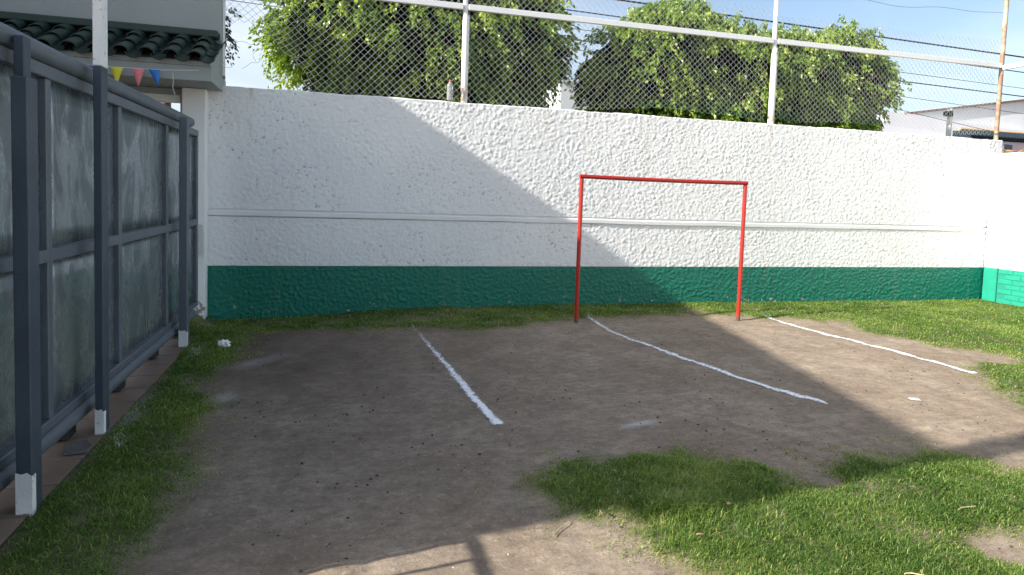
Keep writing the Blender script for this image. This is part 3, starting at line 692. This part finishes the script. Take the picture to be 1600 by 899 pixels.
one = lambda x, y: 1.
tf_ = [(1.70, 2.68, .11, .8, .2), (1.56, 2.66, .10, .8, .22), (1.84, 2.72, .09, .6, .15), (1.44, 2.64, .09, .6, .15), (1.45, 2.5, .2, .3, .12)]
c1 = grass('front_grass', .7, 4.8, 1.5, 3.6, one, 290000, 11, .016, .044, tf_)
c2 = grass('side_grass', -1.65, -.5, 1.9, 7.2, one, 100000, 12, .018, .046)
c3 = grass('wall_grass', -1.66, 5.7, 6.7, 8.29, lambda x, y: sstep(.28, .55, fbm(x, y, .45, 7, 3))*.85+.12, 80000, 13, .014, .040, [(-1.2, 8.0, .5, .8, -.1)])
c4 = grass('right_grass', 5.0, 10.8, 3.0, 8.29, lambda x, y: (x < 1.5*y+.6)*1., 170000, 14, .016, .040)
_g = grass_m; grass_m = simple('chalk_dusted_blade', (.42, .46, .42), .9, .05, 20)
grass('chalk_dusted_grass', -1.35, -1.0, 4.0, 6.6, lambda x, y: np.exp(-((x+1.22+.03*np.sin(y*3))/.05)**2)*sstep(.45, .7, vn(x, y, .16, 2)), 2600, 15, .03, .05)
grass_m = _g
print('grass blades', c1, c2, c3, c4)

# ------------------------------------------------------------------ trees
def leaves_mesh(sprigs, per, leaf, rg, spread):
    """sprigs: (n,3) start points and (n,3) outward directions; drooping twigs set with hanging leaves"""
    P, D = sprigs; n = len(P); t = np.tile(np.linspace(.05, 1, per), n); i = np.repeat(np.arange(n), per)
    L = (spread*(.6+.8*rg.random(n)))[i]; d = D[i]
    pos = P[i]+d*(L*t*.75)[:, None]; pos[:, 2] += L*(.30*t-.95*t*t); N = n*per
    pos += rg.normal(0, .028, (N, 3))
    out = d+rg.normal(0, .75, (N, 3)); out[:, 2] = -.9-.9*rg.random(N)+.6*(1-t); ax = out/np.linalg.norm(out, axis=1, keepdims=True)
    sd_ = np.cross(ax, rg.normal(0, 1, (N, 3))); sd_ /= np.linalg.norm(sd_, axis=1, keepdims=True); nr = np.cross(ax, sd_)
    ll = (leaf*(.65+.6*rg.random(N)))[:, None]; w = ll*.27
    a = pos; b = pos+ax*ll*.42+sd_*w-nr*ll*.05; c = pos+ax*ll*.45+nr*ll*.04; e = pos+ax*ll*.42-sd_*w-nr*ll*.05; f = pos+ax*ll-nr*ll*.10
    V = np.stack([a, b, f, e, c], 1); base = np.arange(N)[:, None]*5
    F = np.concatenate([base+np.array([0, 1, 4]), base+np.array([1, 2, 4]), base+np.array([2, 3, 4]), base+np.array([3, 0, 4])])
    tw = rg.random(n)[i]
    tint = .22+.30*t+.35*(tw-.5)+rg.normal(0, .13, N)+.22*(tw > .84)
    return V.reshape(-1, 3), F, np.repeat(np.clip(tint, 0, 1), 5)
def ficus(name, label, lobes, trunk, seed, nspr, group):
    rg = np.random.default_rng(seed); root = thing(name, label, 'tree', group)
    vol = np.array([l[3]*l[5]+l[3]*l[4]+l[4]*l[5] for l in lobes]); pr_ = vol/vol.sum(); P = []; D = []; shell = []
    while len(P) < nspr:
        k = rg.choice(len(lobes), p=pr_); c = np.array(lobes[k][:3]); r = np.array(lobes[k][3:6]); v = rg.normal(0, 1, 3); v /= np.linalg.norm(v)
        sh = rg.choice([1.02, .95, .88, .78], p=[.45, .30, .17, .08]); p = c+v*r*sh
        if rg.random() > float(sstep(.30, .50, fbm(p[0]*1.1+p[1]*.7, p[2]*1.1-p[1]*.4, .55, seed % 8, 2)))+.10: continue
        if any(j != k and (((p-np.array(l[:3]))/np.array(l[3:6]))**2).sum() < .72 for j, l in enumerate(lobes)) and rg.random() < .85: continue
        if p[2] < 1.9 or (p[1] > c[1]+.35*r[1] and rg.random() < .55): continue
        nn = v/r; nn /= np.linalg.norm(nn); P.append(p); D.append(nn)
    P = np.array(P); D = np.array(D); D[:, 2] += .25
    P += D*(fbm(P[:, 0]*1.3+P[:, 1], P[:, 2]*1.3, .55, seed, 3)-.5)[:, None]*.55
    V, F, tt = leaves_mesh((P, D), 30, .080, rg, .34)
    link('crown', mesh_np('crown', V, F, False, dict(tint=tt)), leaf_m, root)
    # dense inner foliage that closes the crown
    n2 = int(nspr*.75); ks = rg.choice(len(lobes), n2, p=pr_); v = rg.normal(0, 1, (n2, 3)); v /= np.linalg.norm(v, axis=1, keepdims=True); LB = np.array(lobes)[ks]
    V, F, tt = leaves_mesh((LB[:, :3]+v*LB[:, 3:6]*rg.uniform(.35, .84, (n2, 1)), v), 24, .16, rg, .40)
    link('inner_foliage', mesh_np('inner_foliage', V, F, False, dict(tint=tt)), shade_leaf, root)
    # limbs and trunk
    tx, ty = trunk; b = MB().tube([(tx, ty, -.2), (tx+.05, ty, .8), (tx-.03, ty+.04, 1.7), (tx, ty, 2.3)], [.19, .15, .13, .12], 12)
    b.build('trunk', bark_m, root, True); bl = MB()
    for l in lobes:
        for k in range(5):
            e = np.array(l[:3])+rg.normal(0, .45, 3)*np.array(l[3:6]); m_ = (np.array((tx, ty, 2.2))*.5+e*.5)+np.array((0, 0, .25))
            bl.tube([(tx, ty, 2.15), tuple(m_), tuple(e)], [.07, .045, .012], 7)
    bl.build('limbs', bark_m, root, True)
L1 = [(.25, 11.2, 4.35, 1.15, 1.1, 1.05), (1.5, 11.2, 4.2, 1.65, 1.35, 1.75), (2.75, 11.2, 4.35, 1.12, 1.2, 1.15), (.75, 11.1, 3.2, 1.0, 1.0, .9), (2.2, 11.1, 2.95, 1.3, 1.1, 1.0), (1.45, 11.2, 5.4, 1.4, 1.1, .8), (.1, 11.2, 5.0, .85, .9, .6), (2.8, 11.2, 5.1, .8, .9, .5)]
ficus('ficus_tree', 'dense round green tree behind the left fence bay, rising past the top', L1, (1.6, 11.3), 21, 3200, 'leafy trees behind the wall')
L2 = [(5.55, 11.2, 3.95, .88, 1.0, .88), (6.2, 11.2, 4.1, 1.15, 1.15, 1.0), (7.4, 11.2, 4.1, 1.2, 1.2, .95), (8.6, 11.2, 4.05, 1.25, 1.2, .95), (9.7, 11.2, 4.05, 1.1, 1.1, .95), (10.35, 11.2, 4.4, .5, .7, .6), (5.65, 11.2, 3.1, .9, 1.0, .85), (7.2, 11.2, 3.0, 1.6, 1.1, .9), (9.3, 11.2, 3.0, 1.5, 1.1, .9), (5.9, 11.2, 4.8, .35, .5, .3), (6.6, 11.2, 4.85, .3, .4, .3), (10.45, 11.2, 4.9, .28, .3, .38)]
ficus('ficus_tree', 'long low hedge shaped green tree behind the right fence bays', L2, (7.6, 11.3), 22, 3900, 'leafy trees behind the wall')
# small dark tree far off at the left, only a branch tip shows past the corner
ft = thing('far_tree', 'dark distant tree whose branch tip shows beside the left fence post', 'tree'); rg = np.random.default_rng(5)
P = rg.normal(0, 1, (160, 3)); P /= np.linalg.norm(P, axis=1, keepdims=True); D = P.copy(); P = np.array((-3.72, 17, 5.55))+P*np.array((1.35, 1.3, .75))*rg.uniform(.4, 1, (160, 1))
V, F, tt = leaves_mesh((P, D), 24, .11, rg, .36); link('crown', mesh_np('crown', V, F, False, dict(tint=tt)), far_leaf, ft)
MB().tube([(-5.3, 17, -.2), (-5.2, 17, 2.6), (-4.9, 17, 4.4), (-3.9, 17, 5.5)], [.16, .13, .09, .04], 9).build('trunk', bark_m, ft, True)

# ------------------------------------------------------------------ street beyond: pole, cables, houses
up = thing('utility_pole', 'brown wooden utility pole seen through the gap under the portal beam', 'pole')
MB().tube([(-3.07, 13, -.2), (-3.07, 13, 6.6)], [.10, .075], 10).build('shaft', wood_m, up, True)
MB().box(-3.7, -2.4, 12.9, 12.98, 6.0, 6.1).build('crossarm', wood_m, up)
cab = simple('black_cable', (.02, .02, .022), .6, .1)
def cable(p0, p1, r, label, sag=.15):
    P = []
    for t in np.linspace(0, 1, 25): P.append((p0[0]+(p1[0]-p0[0])*t, p0[1]+(p1[1]-p0[1])*t, p0[2]+(p1[2]-p0[2])*t-sag*4*t*(1-t)))
    tag(MB().tube(P, r, 6).build('overhead_cable', cab, None, True), label, 'cable', 'overhead cables behind the trees')
def ext(a, b, x0=-3.0, x1=30.): # straight line through two points at Y = 15
    s = (b[1]-a[1])/(b[0]-a[0]); return (x0, 15, a[1]+s*(x0-a[0])), (x1, 15, a[1]+s*(x1-a[0]))
cable(*ext((6.84, 6.6), (20.55, 6.34)), .022, 'thick black cable passing highest over the right tree', 0)
a_, b_ = ext((5.05, 6.25), (19.3, 5.94)); cable((a_[0], 15.1, a_[2]), (b_[0], 15.1, b_[2]), .015, 'black cable second from the top, crossing just above the right tree', 0)
a_, b_ = ext((13.4, 5.37), (20.6, 5.20)); cable((a_[0], 15.2, a_[2]), (b_[0], 15.2, b_[2]), .017, 'black cable crossing at the height of the right tree tip and the rail end', 0)
a_, b_ = ext((15.0, 5.62), (20.6, 5.48)); cable((a_[0], 15.3, a_[2]), (b_[0], 15.3, b_[2]), .008, 'thin cable running just below the white fence rail at the right', 0)
a_, b_ = ext((13.0, 5.05), (20.7, 4.72)); cable((a_[0], 15.4, a_[2]), (b_[0], 15.4, b_[2]), .008, 'thin faint cable sloping above the roof of the white house', 0)
cable((11, 14, 4.75), (22, 14.4, 3.55), .008, 'thin wire dropping steeply toward the pink house', .05)
wh = thing('white_house', 'large white house with a brown edged sloping gable beyond the right end of the wall', 'house')
MB().prism([(16.1, -.1), (16.1, 4.10), (17.52, 4.40), (17.52, 4.74), (18.23, 4.72), (21.2, 4.56), (24, 4.4), (24, -.1)], 17.0, 17.35, 'y').build('front_wall', far_white, wh)
MB().prism([(17.8, -.1), (17.8, 4.60), (27, 6.03), (27, -.1)], 17.352, 21.0, 'y').build('gable_wall', far_white, wh)
MB().prism([(17.9, 4.62), (27, 6.035), (27, 6.10), (17.9, 4.68)], 17.25, 21.0, 'y').build('roof_coping', coping_m, wh)
ph = thing('pink_house', 'small pink house with a dark tiled eave and one small window at the right edge', 'house')
MB().box(17.17, 22.5, 14.0, 17.0-.002, -.1, 3.58).build('wall', pink_m, ph)
MB().prism([(13.92, 3.60), (13.92, 3.64), (14.3, 3.84), (14.5, 3.86), (14.5, 3.60)], 17.36, 22.5, 'x').build('roof', blue_tile, ph)
b = MB()
for i in range(44): b.tube([(17.36+i*.12, 13.90, 3.66), (17.44+i*.12, 14.3, 3.86)], .045, 6)
tag(b.build('roof_tiles', blue_tile, ph), kind='stuff')
b = MB()
for i in range(30): b.tube([(17.43+i*.17, 14.36, 3.90), (17.59+i*.17, 14.36, 3.90)], [.045, .055], 7)
tag(b.build('ridge_tiles', orange_m, ph), kind='stuff')
w = MB().box(18.56, 19.02, 13.96, 13.998, 3.24, 3.54).build('window', simple('lilac_trim', (.5, .48, .62), .6, .05), ph)
MB().box(18.64, 18.94, 13.945, 13.958, 3.28, 3.49).build('pane', dark_glass, w)
wb = thing('white_building', 'plain white building corner seen in the gap between the two trees', 'building')
MB().box(5.84, 9.5, 16.2, 19, -.1, 4.66).build('walls', far_white, wb)
MB().box(5.80, 9.54, 16.16, 19.04, 4.662, 4.72).build('parapet', far_white, wb)
vp = thing('vent_pipe', 'pale grey pipe with a dark clamp standing in front of the white house', 'pipe')
MB().tube([(13.06, 11, -.1), (13.06, 11, 3.78)], .052, 10).build('shaft', simple('pipe_grey', (.55, .58, .56), .6, .1), vp, True)
MB().tube([(13.06, 11, 3.60), (13.06, 11, 3.72)], .060, 10).build('clamp', black_m, vp, True)
MB().box(12.93, 13.0, 10.95, 11.05, 3.61, 3.71).build('bracket', black_m, vp)
rb = thing('rubble_ledge', 'low ledge of orange brick rubble behind the top of the white brick wall', 'ledge')
MB().box(11.6, 14.5, 8.7, 9.3, -.1, 2.64).build('ledge', simple('ledge_grey', (.36, .32, .27), .9, .2, 5), rb)
for i in range(12):
    o = blob('rubble', (11.75+i*.2+random.uniform(-.05, .05), 8.95+random.uniform(-.15, .15), 2.665), (.13, .10, .05), rubble_m, 40+i, .5, 1); o.parent = rb
